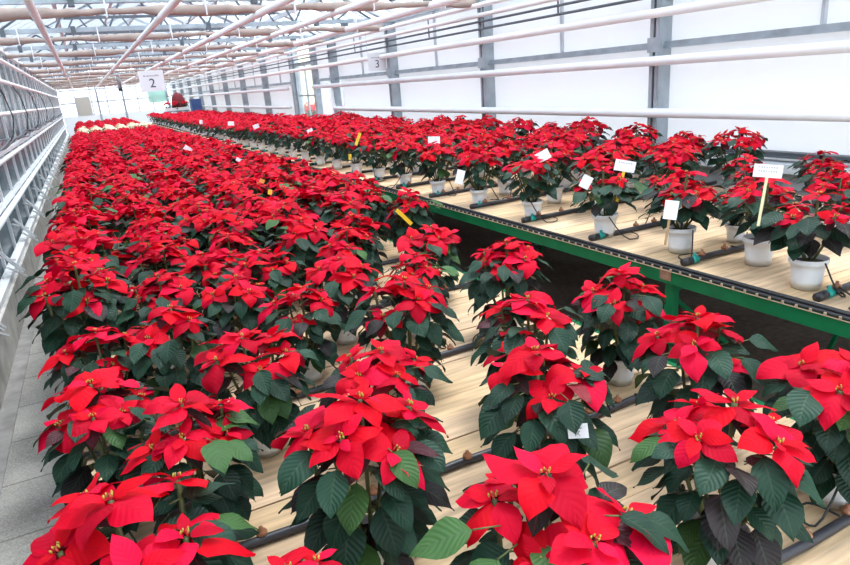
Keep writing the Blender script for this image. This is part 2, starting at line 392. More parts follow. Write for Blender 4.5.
# left wall pipes
lp = XL + .06
for z, r, ma, lab in ((2.30, .03, M_WPIPE, 'top white pipe along the left glazing'),
                      (2.02, .03, M_WPIPE, 'second white pipe along the left glazing'),
                      (1.64, .024, M_WPAINT, 'third white pipe along the left glazing at eye height'),
                      (1.20, .026, M_WPAINT, 'white pipe just below the dark hose bundle on left glazing'),
                      (.77, .028, M_WPAINT, 'lowest white pipe along the left glazing')):
    pipe('wall_pipe', [(lp, Y0, z), (lp, Y1 - 1.2, z)], r, ma, lab)
m = MB()
for k in range(5):
    pts = []
    y = 2.
    while y < Y1 - 1:
        pts.append((lp + .02 * sin(y * 1.3 + k * 2) + .02, y, 1.32 + .025 * sin(y * 2.1 + k) + .012 * k)); y += .35
    m.tube(pts, .011, 6)
tag(m.build('hose_bundle', M_DSTEEL), 'tangled dark hoses and rods running along the left glazing', 'hose bundle', kind='stuff')
for i, yk in enumerate([8.6, 10.9, 13.6, 17., 21.5]):
    m = MB(); m.tube([(lp + .02, yk, 2.0), (lp + .07, yk + .12, 1.85), (lp + .10, yk + .2, 1.6), (lp + .07, yk + .12, 1.42), (lp + .02, yk, 1.33)], .008, 6)
    tag(m.build('cable_loop', M_BLACK), 'black cable loop drooping down the left glazing, %s from the camera' % ords[i], 'cable', 'cable loops on the left glazing')
for i in range(14):
    yk = 4.45 + 1.62 * i
    r = empty('window_bracket', (XL + .06, yk, .37), label='white window opener bracket on the left sill, %s from the camera' % ords[i], cat='bracket', group='window brackets on the left sill')
    m = MB()
    m.bar((-.06, -.02, .30), (.12, .14, .0), .03, .012); m.bar((-.06, .06, .30), (.13, .22, .0), .03, .012); m.bar((.02, -.1, .12), (.15, .10, -.04), .028, .014)
    m.build('arm', M_WPAINT, r, False)
    m = MB(); m.bar((-.08, -.12, .26), (.06, .26, .12), .03, .016); m.box(-.05, .03, -.03, .10, -.002, .03); m.build('foot', M_WPAINT, r, False); r.scale = (.75, .75, .8)

# ------------------------------------------------------------------ benches
LBX0, LBX1, LBZ = -.28, 1.93, .50
RBX0, RBX1, RBZ = 2.14, 3.92, .81
def bench(name, label, x0, x1, ya, yb, z, side, seed, strip):
    r = empty(name, ((x0 + x1) / 2, ya, 0), label=label, cat='bench'); ox = (x0 + x1) / 2; hw = (x1 - x0) / 2; Ln = yb - ya
    rn = random.Random(seed)
    m = MB(); y = 0.
    while y < Ln - .05:
        wd = .137; j = rn.uniform(.86, 1.08); h = rn.uniform(-.02, .02)
        c = (.80 * j + h * .3, .555 * j, .335 * j - h)
        a = rn.uniform(-.002, .002)
        m.box(-hw + .03, hw - .03, y, y + wd - rn.choice((.0015, .002, .006)), -.022, a, c); y += wd
    m.build('deck', M_DECK, r, False).location.z = z
    for s, nm in ((-1, 'side_rail'), (1, 'side_rail')):
        m = MB(); x = s * (hw - .015); m.box(x - .015, x + .015, 0, Ln, z - .075, z - .002)
        x2 = s * (hw - .035); m.box(x2 - .02, x2 + .02, 0, Ln, z - .03, z - .0225)
        m.build(nm, M_GREEN, r, False)
    for yy in (0, Ln): m = MB(); m.box(-hw, hw, yy - .015, yy + .015, z - .075, z - .002); m.build('end_rail', M_GREEN, r, False)
    for s in (-1, 1):
        yy = strip['leg0'] - ya
        while yy < Ln:
            m = MB(); x = s * (hw - .045); m.box(x - .02, x + .02, yy - .022, yy + .022, 0.001, z - .07); m.build('leg', M_GREEN, r, False); yy += 2.67
    yy = strip['leg0'] - ya
    k = 0
    while yy < Ln:
        m = MB(); m.bar((-hw + .05, yy, z - .10), (hw - .05, yy, z - .10), .03, .04)
        if k < 6: m.bar((-hw + .06, yy, z - .16), (-hw + .46, yy, z - .5), .02); m.bar((hw - .46, yy, .05), (hw - .06, yy, z - .16), .02)
        m.build('cross_beam', M_GREEN, r, False); yy += 2.67; k += 1
    if strip.get('edge'):
        m = MB(); m.tube([(-hw + .012, 0, z + .008), (-hw + .012, Ln, z + .008)], .0085, 8); m.box(-hw - .004, -hw + .03, 0, Ln, z - .010, z + .001)
        m.build('edge_strip', M_BLACK, r)
        m = MB(); prof = []; y = .02
        while y < min(Ln, 14):
            prof += [(y, z - .013), (y, z - .002), (y + .008, z - .002), (y + .008, z - .013)]; y += .052
        vs = []
        for yy, zz in prof:
            for xx in (-hw - .010, -hw - .0045): vs += [(xx, yy, z - .015), (xx, yy, zz)]
        fs = []
        for q in range(len(prof) - 1):
            a, b = q * 4, q * 4 + 4
            fs += [(a, b, b + 1, a + 1), (a + 2, a + 3, b + 3, b + 2), (a + 1, b + 1, b + 3, a + 3), (a, a + 2, b + 2, b)]
        m.add(vs, fs)
        m.build('batten_end', mat('batten', (.50, .36, .24), .8), r, False)
        # joint plates on the rail
        m = MB()
        for yy in [strip['leg0'] - ya + 2.67 * q for q in range(8)]:
            m.box(-hw - .004, -hw + .0, yy - .03, yy + .03, z - .06, z - .01)
        m.build('joint_plate', mat('rusty_plate', (.32, .17, .11), .7, noise=.4, nscale=50), r, False)
    return r
bench('low_bench', 'long low green framed bench with pine plank deck beside the walkway', LBX0, LBX1, .45, 35.4, LBZ, 1, 5, dict(leg0=2.15))
bench('raised_bench', 'long raised bench with green steel edge and pine planks under right wall', RBX0, RBX1, .2, 27.3, RBZ, 1, 9, dict(leg0=1.92, edge=1))

# drip hoses
def hose(x0, x1, y, z, label, group, detail, teal=False, seed=0, targets=()):
    r = empty('drip_hose', (x0, y, z), label=label, cat='drip hose', group=group)
    rn = random.Random(seed); L_ = x1 - x0
    m = MB(); pts = [(L_ * i / 8, .008 * sin(i * 1.7 + seed), .0145) for i in range(9)]
    m.tube(pts, .0135, 10); m.build('hose', M_HOSE, r)
    if teal:
        m = MB(); m.tube([(-.0, 0, .0145), (.05, .001, .0145)], .018, 10); m.build('end_plug', M_BLACK, r)
        m = MB(); m.tube([(.052, 0, .0145), (.085, .001, .0145)], .0175, 10); m.tube([(.07, 0, .02), (.07, 0, .045)], .007, 6); m.build('connector', M_TEAL, r)
    if detail:
        x = .12
        while x < L_ - .05:
            m = MB(); m.lathe([(0.001, 0), (.014, 0), (.016, .006), (.014, .012), (.006, .015), (.006, .024), (.001, .026)], 12)
            m.build('dripper', M_BROWN, r, loc=(x, .004, .026)); x += rn.uniform(.13, .2)
        for tx, ty in targets:
            s = Vector((min(max(tx - x0 + rn.uniform(-.12, .12), .06), L_ - .05), 0, .03)); e = Vector((tx - x0, ty - y, .0))
            d = (e - s); d.z = 0; ln = d.length; d = d.normalized(); e2 = e - d * .085
            sd = Vector((-d.y, d.x, 0)) * rn.choice((-1, 1)) * rn.uniform(.05, .16)
            pts = []
            for i in range(15):
                t_ = i / 14; p = s.lerp(e2, t_) + sd * sin(PI * t_) + d * .05 * sin(2 * PI * t_)
                p.z = .03 * (1 - t_) ** 3 + .004 + (.115 * max(0, (t_ - .8) / .2) ** 1.5); pts.append(p)
            m = MB(); m.tube(pts, .0032, 6); m.build('drip_tube', M_BLACK, r)
    return r

# ------------------------------------------------------------------ poinsettia
WT = [(0, .0), (.07, .42), (.18, .80), (.32, 1.), (.46, .97), (.6, .85), (.74, .62), (.86, .34), (.95, .10), (1, .0)]
def wprof(t):
    for i in range(len(WT) - 1):
        if t <= WT[i + 1][0]:
            a, b = WT[i], WT[i + 1]; k = (t - a[0]) / (b[0] - a[0]); return a[1] + (b[1] - a[1]) * k
    return 0
def blade(mb, o, az, e0, e1, ln, wd, fold, roll, col, rn, lod=2, frame=None, twist=0.):
    """one leaf: centre line bends from elevation e0 to e1, folded along the midrib, wavy edge"""
    ts = [0, .07, .18, .32, .46, .6, .74, .86, .95, 1] if lod == 2 else ([0, .15, .45, .75, 1] if lod == 1 else [0, .35, 1])
    vsn = [-1, -.5, 0, .5, 1] if lod == 2 else [-1, 0, 1]
    p = Vector((0, 0, 0)); vs = []; uvs = []; pt = 0.; az0 = az
    ph = rn.uniform(0, 6)
    for i, t in enumerate(ts):
        dt = t - pt; tm = (t + pt) / 2; pt = t
        e = e0 + (e1 - e0) * tm ** 1.15; a = az0 + twist * tm
        d = Vector((cos(a) * cos(e), sin(a) * cos(e), sin(e))); p = p + d * dt * ln
        s = Vector((-sin(a), cos(a), 0)); nrm = d.cross(s) * -1
        nrm = Vector((-sin(e) * cos(a), -sin(e) * sin(a), cos(e)))
        s2 = s * cos(roll) + nrm * sin(roll); n2 = nrm * cos(roll) - s * sin(roll)
        wv = wprof(t) * wd / 2
        for v in vsn:
            q = p + s2 * wv * v * (1 - .12 * abs(fold)) + n2 * (fold * abs(v) * wv + .05 * wd * abs(v) * sin(t * 9 + ph + (1.5 if v > 0 else 0)))
            vs.append(q); uvs.append((t, .5 + .5 * v))
    k = len(vsn); fs = []
    for i in range(len(ts) - 1):
        for j in range(k - 1):
            fs.append((i * k + j, i * k + j + 1, (i + 1) * k + j + 1, (i + 1) * k + j))
    if frame is not None: vs = [frame @ v for v in vs]
    vs = [Vector(o) + v for v in vs]
    mb.add(vs, fs, uvs, col)

REDS = [(.72, .0025, .030), (.68, .002, .020), (.78, .004, .046), (.70, .0015, .013), (.50, .001, .020)]
def redc(rn): c = rn.choice(REDS); j = rn.uniform(.9, 1.08); return (min(c[0] * j, .9), c[1] * j, c[2] * j)
def greenc(rn):
    q = rn.random(); j = rn.uniform(.65, 1.4)
    if q < .06: return (.036 * j, .090 * j, .022 * j)
    if q < .14: return (.020 * j, .014 * j, .014 * j)
    return (.010 * j, .038 * j, .020 * j)
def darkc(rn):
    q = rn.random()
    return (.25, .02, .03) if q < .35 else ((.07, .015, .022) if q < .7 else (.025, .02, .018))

CREAM = [(.85, .78, .55), (.88, .84, .66)]
def head(rn, c, nv, size, lod, cream=False, nout=None):
    """one flower head: a lower ring of long bracts, an upper ring of small ones, small yellow flowers"""
    nv = nv.normalized(); q = Vector((0, 0, 1)).rotation_difference(nv).to_matrix()
    mb = MB(); k = nout or rn.choice((4, 5, 5, 5)); a0 = rn.uniform(0, 6)
    cc = (lambda: rn.choice(CREAM)) if cream else (lambda: redc(rn))
    for i in range(k):
        ln = size * rn.uniform(.62, 1.12); a = a0 + 2 * PI * i / k + rn.uniform(-.22, .22)
        blade(mb, Vector(c) + q @ Vector((cos(a) * .008, sin(a) * .008, -.006)), a, rad(rn.uniform(4, 30)), rad(rn.uniform(-82, -22)), ln, ln * rn.uniform(.60, .78),
              rn.uniform(-.38, .10), rn.uniform(-.4, .4), cc(), rn, lod, q, rn.uniform(-.3, .3))
    k2 = rn.choice((2, 3, 3)) if lod else 2; a0 += .5
    for i in range(k2):
        ln = size * rn.uniform(.40, .72); a = a0 + 2 * PI * i / k2 + rn.uniform(-.3, .3)
        blade(mb, Vector(c) + q @ Vector((cos(a) * .005, sin(a) * .005, .002)), a, rad(rn.uniform(18, 42)), rad(rn.uniform(-18, 10)), ln, ln * rn.uniform(.5, .6),
              rn.uniform(-.2, .25), rn.uniform(-.3, .3), cc(), rn, lod, q, rn.uniform(-.3, .3))
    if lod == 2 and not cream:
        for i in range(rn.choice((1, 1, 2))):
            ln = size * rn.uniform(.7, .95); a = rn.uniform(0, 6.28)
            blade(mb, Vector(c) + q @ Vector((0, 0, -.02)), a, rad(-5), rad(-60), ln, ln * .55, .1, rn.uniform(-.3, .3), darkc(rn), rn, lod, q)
    ce = MB()
    if lod:
        for i in range(6):
            a = i * 2.4; rr = .0026 * math.sqrt(i) * 1.5; p = Vector(c) + q @ Vector((cos(a) * rr, sin(a) * rr, .004)); u = q @ Vector((0, 0, .008))
            ce.mi = 0 if i % 3 else 1
            ce.tube([p, p + u * .6, p + u], .003, 6, [.0014, .0020, .0010])
    return mb, ce

def pot_mesh(lod):
    m = MB(); n_ = 28 if lod == 2 else 10
    m.lathe([(.030, .004), (.047, .004), (.049, .0), (.053, .035), (.0575, .075), (.0615, .098), (.0665, .099), (.068, .104), (.0685, .118), (.066, .120), (.0635, .118), (.062, .10), (.058, .09)], n_)
    return m
POT = {2: pot_mesh(2).mesh('pot', M_POT), 1: pot_mesh(1).mesh('pot', M_POT)}
sm = MB(); sm.lathe([(.0605, .100), (.04, .104), (.015, .108), (.001, .108)], 16); SOIL = sm.mesh('soil', M_SOIL)

def make_proto(seed, lod=2, H=.44, spread=.115, nh=5, size=.105, nleaf=62, lsize=.104, cream=False, fz=.135, droop=1., lw=.70):
    rn = random.Random(seed); heads = []
    pos = []
    if nh >= 4: pos.append((rn.uniform(-.02, .02), rn.uniform(-.02, .02), H))
    k = nh - len(pos); a0 = rn.uniform(0, 6)
    for i in range(k):
        a = a0 + 2 * PI * i / k + rn.uniform(-.25, .25); rr = spread * rn.uniform(.8, 1.15)
        pos.append((cos(a) * rr, sin(a) * rr, H - .035 - rn.uniform(0, .05) - (.03 if i % 3 == 2 else 0)))
    stem = MB()
    for c in pos:
        nv = Vector((c[0] * 3.6, c[1] * 3.6, 1)); nv.x += rn.uniform(-.18, .18); nv.y += rn.uniform(-.18, .18)
        heads.append(head(rn, c, nv, size * rn.uniform(.88, 1.12), lod, cream))
        stem.tube([(c[0] * .12, c[1] * .12, .10), (c[0] * .55, c[1] * .55, .17), (c[0] * .92, c[1] * .92, .28), (c[0], c[1], c[2] - .004)], .005, 6)
    fol = MB(); pet = MB()
    ga = rn.uniform(0, 6)
    for i in range(nleaf):
        f = i / (nleaf - 1); z = fz + (H - .065 - fz) * f; a = ga + i * 2.39996 + rn.uniform(-.2, .2)
        r0 = (.04 + .055 * f) * rn.uniform(.7, 1.2); pl = rn.uniform(.02, .052); ep = rad(rn.uniform(-5, 25) - 25 * (1 - f))
        o = Vector((cos(a) * r0, sin(a) * r0, z)); tip = o + Vector((cos(a) * cos(ep), sin(a) * cos(ep), sin(ep))) * pl
        ln = lsize * rn.uniform(.78, 1.12); e0 = rad(rn.uniform(-30, 0) - 22 * (1 - f) * droop); e1 = rad((rn.uniform(-78, -48) - 8 * (1 - f) + (14 * f)) * droop)
        blade(fol, tip, a + rn.uniform(-.35, .35), e0, e1, ln, ln * lw * rn.uniform(.88, 1.08), rn.uniform(-.05, .22), rn.uniform(-.35, .35), greenc(rn), rn, lod, None, rn.uniform(-.3, .3))
        if lod == 2: pet.tube([o, tip], .0018, 4)
    # upper leaves between the heads
    for i in range(9 if lod else 4):
        a = ga + 1 + i * 2.39996; r0 = spread * rn.uniform(.35, .95); ln = lsize * rn.uniform(.6, .9)
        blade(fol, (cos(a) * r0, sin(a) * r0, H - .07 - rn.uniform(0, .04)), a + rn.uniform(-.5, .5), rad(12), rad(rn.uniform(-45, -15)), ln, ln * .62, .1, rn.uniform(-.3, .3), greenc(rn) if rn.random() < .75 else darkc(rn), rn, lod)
    for v_, f_ in ((pet.v, pet.f),): stem.add(v_, f_)
    if lod == 0: return fol, heads, stem
    return dict(fol=fol.mesh('foliage', M_LEAF), stem=stem.mesh('stem', M_STEM),
                heads=[(h.mesh('flower_head', M_BRACT), c.mesh('flower_center', [M_CYAT, M_BERRY])) for h, c in heads])

FULL = [make_proto(100 + i, 2, H=.425 + .015 * (i % 3), spread=.108 + .012 * (i % 2), nh=(6, 5, 7, 6, 5, 7, 6)[i], size=(.104, .116, .098, .104, .112, .100, .108)[i]) for i in range(7)]
BUSHY = [make_proto(200 + i, 2, H=.425, spread=.125, nh=9, size=.09, nleaf=36, lsize=.105, fz=.195, droop=.68) for i in range(4)]
SPARSE = [make_proto(300 + i, 2, H=(.36, .37, .35, .38)[i], spread=.105, nh=(5, 6, 4, 5)[i], size=(.066, .085, .072, .08)[i], nleaf=44, lsize=.102, fz=.20, droop=.6) for i in range(4)]
MED = [make_proto(400 + i, 1, H=.42, spread=.125, nh=8, size=.112, nleaf=26, lsize=.12) for i in range(5)]
CREAMP = [make_proto(500 + i, 1, H=.47, spread=.125, nh=6, size=.105, nleaf=16, cream=True) for i in range(2)]

def plant_proto(pr, detail, lod):
    """the first plant of a kind, with its parts; later ones are copied from it"""
    r = bpy.data.objects.new('poinsettia', None)
    parts = [(('pot', POT[lod]), [])]
    if detail: parts += [(('soil', SOIL), []), (('stem', pr['stem']), [])]
    parts += [(('foliage', pr['fol']), [])]
    for h, c in pr['heads']: parts.append((('flower_head', h), [('flower_center', c)] if detail else []))
    return parts
def place(pr, x, y, z, rz, sc, label, group, detail=True, lod=2, name='poinsettia', tilt=(0, 0), zs=1.):
    r = bpy.data.objects.new(name, None); COL.objects.link(r); r.location = (x, y, z)
    r.rotation_euler = (tilt[0], tilt[1], rz); r.scale = (sc, sc, sc * zs); r['label'] = label; r['category'] = 'potted plant'
    if group: r['group'] = group
    for (nm, me), subs in plant_proto(pr, detail, lod):
        o = bpy.data.objects.new(nm, me); COL.objects.link(o); o.parent = r
        for sn, sme in subs:
            q = bpy.data.objects.new(sn, sme); COL.objects.link(q); q.parent = o
    return r

G_LOOSE = 'loosely spaced red poinsettias on the near end of the low bench'
# x, y, prototype, rotation, scale, label
near = [
 (-.08, 1.17, 3, 4.0, 1.14, 'large red poinsettia in the bottom left corner beside the walkway slabs'),
 (.155, .89, 4, 1.0, .92, 'red poinsettia whose tips just show at the bottom edge, second from left'),
 (.41, 1.24, 2, 1.9, 1.10, 'full red poinsettia at bottom centre left, standing over bare planks'),
 (.62, .79, 5, 3.1, 1.08, 'red poinsettia cut by the bottom edge in the centre of the photo'),
 (1.12, .82, 3, .4, 1.04, 'full red poinsettia in white pot at bottom right, on bare planks'),
 (1.60, .83, 6, 3.2, .98, 'red poinsettia at the right frame edge with a big white pot showing'),
 (-.13, 1.84, 2, .2, .98, 'red poinsettia on the walkway corner, right above the bottom left one'),
 (.08, 1.58, 5, 5.1, .98, 'red poinsettia touching the bottom left corner plant from behind'),
 (.97, 1.27, 4, 2.9, 1.06, 'red poinsettia with a small white label hanging among its leaves'),
 (1.50, 1.22, 0, 4.0, 1.02, 'red poinsettia just behind the bottom right one, dark aisle behind it'),
 (.64, 1.66, 3, 5.6, .96, 'red poinsettia directly behind the full bottom centre left one'),
 (.33, 1.98, 6, 1.9, 1.0, 'red poinsettia left of the bare pot gap, third row from the front'),
 (.94, 2.09, 0, 2.5, 1.08, 'rounded red poinsettia with black drip tubes on planks at its right'),
 (1.22, 1.69, 1, .9, .98, 'red poinsettia right behind the one with the small white label'),
 (1.64, 1.67, 5, 1.2, .96, 'low bench poinsettia below the joint of the green bench edge'),
 (1.54, 2.30, 2, 3.9, 1.0, 'rounded red poinsettia alone before the dark gap under the green edge'),
 (1.52, 2.98, 6, 4.4, .98, 'red poinsettia with a yellow tag at its left, under the green edge'),
 (.12, 2.42, 4, 5.9, 1.0, 'red poinsettia second from walkway in the row behind the left corner plants'),
 (-.13, 2.42, 1, 2.4, .92, 'smaller red poinsettia at the walkway edge behind the left corner plants'),
 (.63, 2.43, 0, 3.3, .94, 'red poinsettia left of the rounded one with drip tubes'),
 (-.18, 3.03, 5, 1.1, 1.16, 'big red poinsettia leaning out over the walkway on the left'),
 (.42, 2.74, 3, .7, .98, 'red poinsettia behind the gap pot, left of a dark leafy one'),
 (.90, 2.72, 1, 5.2, .94, 'red poinsettia with dark leaves, two left of the yellow tagged plant'),
 (1.16, 3.26, 3, 2.6, .98, 'red poinsettia directly left of the yellow tag'),
 (.14, 2.92, 2, 4.5, .96, 'red poinsettia right of the big one leaning over the walkway'),
 (.38, 3.18, 4, 3.5, 1.0, 'red poinsettia at the front edge of the dense field, left half'),
 (.66, 3.14, 6, 2.0, .96, 'red poinsettia at the front edge of the dense field, centre'),
 (1.22, 2.55, 5, 5.5, .90, 'small dark leafed poinsettia half hidden behind the rounded one'),
]
targets_low = [(q[0], q[1]) for q in near]
for i, (x, y, k, rz, sc, lab) in enumerate(near):
    rn = random.Random(900 + i)
    place(FULL[k], x, y, LBZ + .002, rz, sc, lab, G_LOOSE, True, 2, tilt=(rn.uniform(-.03, .03), rn.uniform(-.03, .03)))

rn = random.Random(17)
cells = []      # (distance, x, y, z, bench, row, col)
# low bench dense field
y = 3.52; row = 0
while y < 21.4:
    xs = [-.21 + .385 * j for j in range(6)] if row % 2 == 0 else [-.13 + .385 * j for j in range(6)]
    for j, x in enumerate(xs):
        if x > 1.84: continue
        if row == 0 and x > 1.35: continue
        cells.append([x + rn.uniform(-.04, .04), y + rn.uniform(-.05, .05), LBZ + .002, 'low', row, j])
    y += .372; row += 1
y = 25.0
while y < 35.1:
    for j in range(6): cells.append([-.18 + .37 * j + rn.uniform(-.04, .04), y, LBZ + .002, 'far', 99, j])
    y += .45
# raised bench, front pots first
rfront = [1.40, 2.05, 2.51, 3.13, 3.74, 4.34, 4.92]
while rfront[-1] < 26.4: rfront.append(rfront[-1] + .56)
for i, y in enumerate(rfront): cells.append([(2.315, 2.37, 2.33)[i] if i < 3 else 2.32, y, RBZ + .002, 'front', i, 0])
cells.append([2.45, 1.70, RBZ + .002, 'pair', 0, 0])
cells.append([2.40, 1.05, RBZ + .002, 'pair', 1, 0])
for c, x0 in enumerate((2.70, 3.05, 3.38, 3.70)):
    y = 1.45 + (.28 if c % 2 else 0); i = 0
    while y < 26.9:
        if not (c == 0 and y < 1.6) and not (c == 3 and y < 2.2) and not (c > 0 and 24.8 < y < 26.8):
            cells.append([x0 + rn.uniform(-.04, .04), y + rn.uniform(-.06, .06), RBZ + .002, 'back', i, c])
        y += .50; i += 1
def score(c): return c[1] + (0 if c[3] in ('low', 'far') else (0 if c[3] != 'back' else .8 * (c[5] + 1)))
cells.sort(key=score)
NIND = 300 - len(near)
colname = ['beside the walkway', 'second from walkway', 'third from walkway', 'fourth from walkway', 'fifth from walkway', 'at right edge']
front_lab = {0: 'raised bench poinsettia nearest the right frame edge, full white pot on the planks',
             1: 'raised bench poinsettia carrying a tall white tag in front of its leaves',
             2: 'sparse green leafed poinsettia below a small white tag on the raised bench',
             3: 'red crowned raised bench poinsettia with a tilted white tag at its top right'}
for i, c in enumerate(cells[:NIND]):
    x, y, z, kind, row, col = c
    rz = rn.uniform(0, 6.28); sc = rn.uniform(.93, 1.07); det = y < 7.5
    if kind in ('low', 'far'):
        pr = rn.choice(FULL); sc *= 1.07
        if row < 8:
            lab = 'dense field poinsettia on low bench, %s row, %s' % (['front', 'second', 'third', 'fourth', 'fifth', 'sixth', 'seventh', 'eighth'][row], colname[col]); g = 'red poinsettias packed on the low bench'
        else:
            side = 'along the walkway edge' if col < 1 else ('along the right hand edge' if col > 4 else 'in the middle')
            band = 'midway back' if row < 14 else 'far back'
            lab = 'red poinsettia packed on the low bench, %s, %s' % (band, side); g = 'red poinsettias packed on the low bench %s %s' % (band, side)
    elif kind == 'front':
        pr = SPARSE[(0, 1, 2, 3)[row]] if row < 3 else BUSHY[row % 4]
        lab = front_lab.get(row, 'white potted red poinsettia in the raised bench front row, %s from near end' % ords[min(row, 29)]); g = 'front row of poinsettias on the raised bench'
        sc = 1.0 if row < 3 else .92
    elif kind == 'pair':
        pr = SPARSE[3]; lab = ('second white potted poinsettia in from the right frame edge on the raised bench', 'raised bench poinsettia cut off by the right frame edge')[row]; g = 'front row of poinsettias on the raised bench'; sc = 1.
    else:
        pr = rn.choice(SPARSE[:4]) if y < 2.9 - .15 * col else rn.choice(BUSHY); sc *= (.78 if y < 2.7 else (.92 if y < 4.2 else .98))
        if i < 150 and row < 10:
            lab = 'poinsettia on the raised bench, %s in %s row behind the front pots' % (ords[row], ['the first', 'the second', 'the third', 'the wall'][col])
            g = 'poinsettias behind the front row of the raised bench'
        else:
            lab = 'red poinsettia well back on the raised bench, in %s row behind the front pots' % ['first', 'second', 'third', 'wall'][col]; g = lab
    place(pr, x, y, z, rz, sc, lab, g, det, 2, zs=.88 if (kind in ('front', 'back') and y > 11) else 1.)
# cream plants across the low bench
k = 0
for yy in (21.9, 22.5, 23.1, 23.7, 24.3):
    for j in range(6):
        place(CREAMP[k % 2], -.10 + .37 * j, yy, LBZ + .002, k * 1.3, 1., 'cream poinsettia in the pale band across the far low bench', 'cream poinsettias far down the low bench', False, 1); k += 1

# all plants further away than those: one object
rest = cells[NIND:]
def arrays(mb_list):
    v = []; f = []; c = []; mi = []; off = 0
    for mb, m_ in mb_list:
        v += mb.v; f += [[i + off for i in q] for q in mb.f]; c += mb.c; mi += [m_] * len(mb.f); off += len(mb.v)
    return v, f, c, mi
low = []
for i in range(3):
    fol, heads, stem = make_proto(600 + i, 0, H=.42, spread=.125, nh=8, size=.115, nleaf=14, lsize=.13)
    pm = MB(); pm.lathe([(.049, 0), (.0685, .12), (.05, .105), (.001, .105)], 8)
    low.append(arrays([(fol, 1), (pm, 2)] + [(h, 0) for h, _ in heads]))
V = []; Fc = []; Cc = []; Mi = []; off = 0
for c in rest:
    v, f, cc, mi = low[rn.randrange(3)]
    a = rn.uniform(0, 6.28); s = rn.uniform(.94, 1.06); va = np.array([tuple(q) for q in v]) * s
    R = np.array([[cos(a), -sin(a), 0], [sin(a), cos(a), 0], [0, 0, 1]]); va = va @ R.T * np.array([1, 1, .85 if c[3] in ('front', 'back') else 1.]) + np.array(c[:3])
    V.append(va); Fc += [[i + off for i in q] for q in f]; Cc += cc; Mi += mi; off += len(v)
me = bpy.data.meshes.new('poinsettia'); me.from_pydata(np.vstack(V).tolist(), [], Fc)
me.color_attributes.new('tint', 'FLOAT_COLOR', 'CORNER').data.foreach_set('color', np.array(Cc, dtype=np.float32).ravel())
me.uv_layers.new(name='UVMap')
for m_ in (M_BRACT, M_LEAF, M_POT): me.materials.append(m_)
me.polygons.foreach_set('material_index', Mi); me.polygons.foreach_set('use_smooth', [True] * len(Fc))
tag(link('poinsettia', me), 'mass of red poinsettias filling the far ends of both benches', 'potted plant', kind='stuff')

# hoses
for i in range(34):
    yy = .765 + .765 * i
    if yy > 26: break
    det = i < 4
    tg = [q for q in targets_low if abs(q[1] - yy) < .39] if det else ()
    hose(LBX0 + .03, LBX1 - .03, yy - .01, LBZ + .002, 'black drip hose across the low bench planks, %s from the camera' % ords[min(i, 29)] if i < 8 else 'black drip hose hidden among the far low bench pots', 'drip hoses across the low bench', det, False, i, tg)
tr = [(c[0], c[1]) for c in cells if c[3] in ('front', 'pair') or (c[3] == 'back' and c[5] == 0)]
for i in range(43):
    yy = 1.285 + .594 * i
    det = i < 8
    tg = [q for q in tr if abs(q[1] - yy) < .3] if det else ()
    hose(RBX0 + .06, RBX1 - .05, yy, RBZ + .002, 'black drip hose with teal connector on the raised bench, %s from the near end' % ords[i] if i < 14 else 'black drip hose between far pots of the raised bench', 'drip hoses across the raised bench', det, i < 22, 50 + i, tg)

# ------------------------------------------------------------------ plant labels
def card(px, py, z, wpx, hpx, stake, label, ang=0., lean=0., stakecol=None, ma=None, drop=.22, lines=0):
    P = at_z(px, py, z); depth = (P - Vector((0, 0, CZ))).dot(Fv); w_ = wpx * depth / F_PX; h_ = hpx * depth / F_PX
    d = (Vector((0, 0, CZ)) - P); yaw = math.atan2(d.y, d.x) + PI / 2
    r = empty('plant_label', P, label=label, cat='plant label', group='plant labels stuck in the pots')
    r.rotation_euler = (rad(-12), ang, yaw)
    m = MB(); m.box(-w_ / 2, w_ / 2, -.0008, .0008, -h_ / 2, h_ / 2); m.build('card', ma or M_CARD, r, False)
    if lines:
        m = MB()
        for q in range(lines):
            zz = h_ * (.22 - .3 * q); x = -w_ * .33
            while x < w_ * .3:
                l_ = w_ * .05; m.box(x, x + l_, -.0018, -.0009, zz, zz + h_ * (.07 if len(str(x)) % 2 else .11)); x += l_ * 1.7
        m.build('print', mat('grey_ink', (.45, .45, .46), .6), r, False)
    if stake:
        m = MB(); m.box(-.005 if stake < 2 else -.008, .005 if stake < 2 else .008, .001, .0025, -drop, -h_ * .3); m.build('stake', stakecol or M_CARD, r, False)
    return r
c = RBZ
card(768, 171, c + .46, 26, 13, 1, 'white printed card on a pale yellow stake, right end of the raised bench', .08, stakecol=mat('pale_yellow', (.80, .72, .42), .5), lines=2, drop=.2)
card(625, 166, c + .36, 20, 11, 2, 'white card on a yellow stake, standing over the sparse raised bench plants', .2, stakecol=M_YELL, lines=1)
card(671, 210, c + .30, 13, 19, 1, 'tall white tag in front of the second raised bench plant', .12, stakecol=mat('wood_stick', (.4, .25, .12), .7), drop=.14)
card(586, 182, c + .30, 10, 13, 0, 'small tilted white tag left of the yellow staked card', .5)
card(543, 156, c + .385, 14, 10, 0, 'white tag tilted on a white stick above the fourth raised bench pot', -.45, drop=.14)
card(434, 140, c + .385, 12, 7, 0, 'small white tag lying on red bracts above the middle of the raised bench', .05)
card(460, 177, c + .24, 8, 14, 0, 'upright white tag at the left side of a raised bench pot', .3)
card(310, 131, c + .385, 6, 4, 0, 'tiny white tag on the far half of the raised bench reds', -.4)
card(256, 126.5, c + .385, 6, 4, 0, 'tiny white tag on the raised bench, left of the doorway', -.3)
card(231, 123.5, c + .385, 6, 4, 0, 'tiny pale tag on the raised bench, farthest left but two', .1)
card(201, 122, c + .385, 3, 4, 0, 'yellowish white speck of a tag far down the raised bench', .1)
card(578, 431, LBZ + .33, 20, 15, 0, 'small white label with a black mark hanging in a low bench plant', -.12)
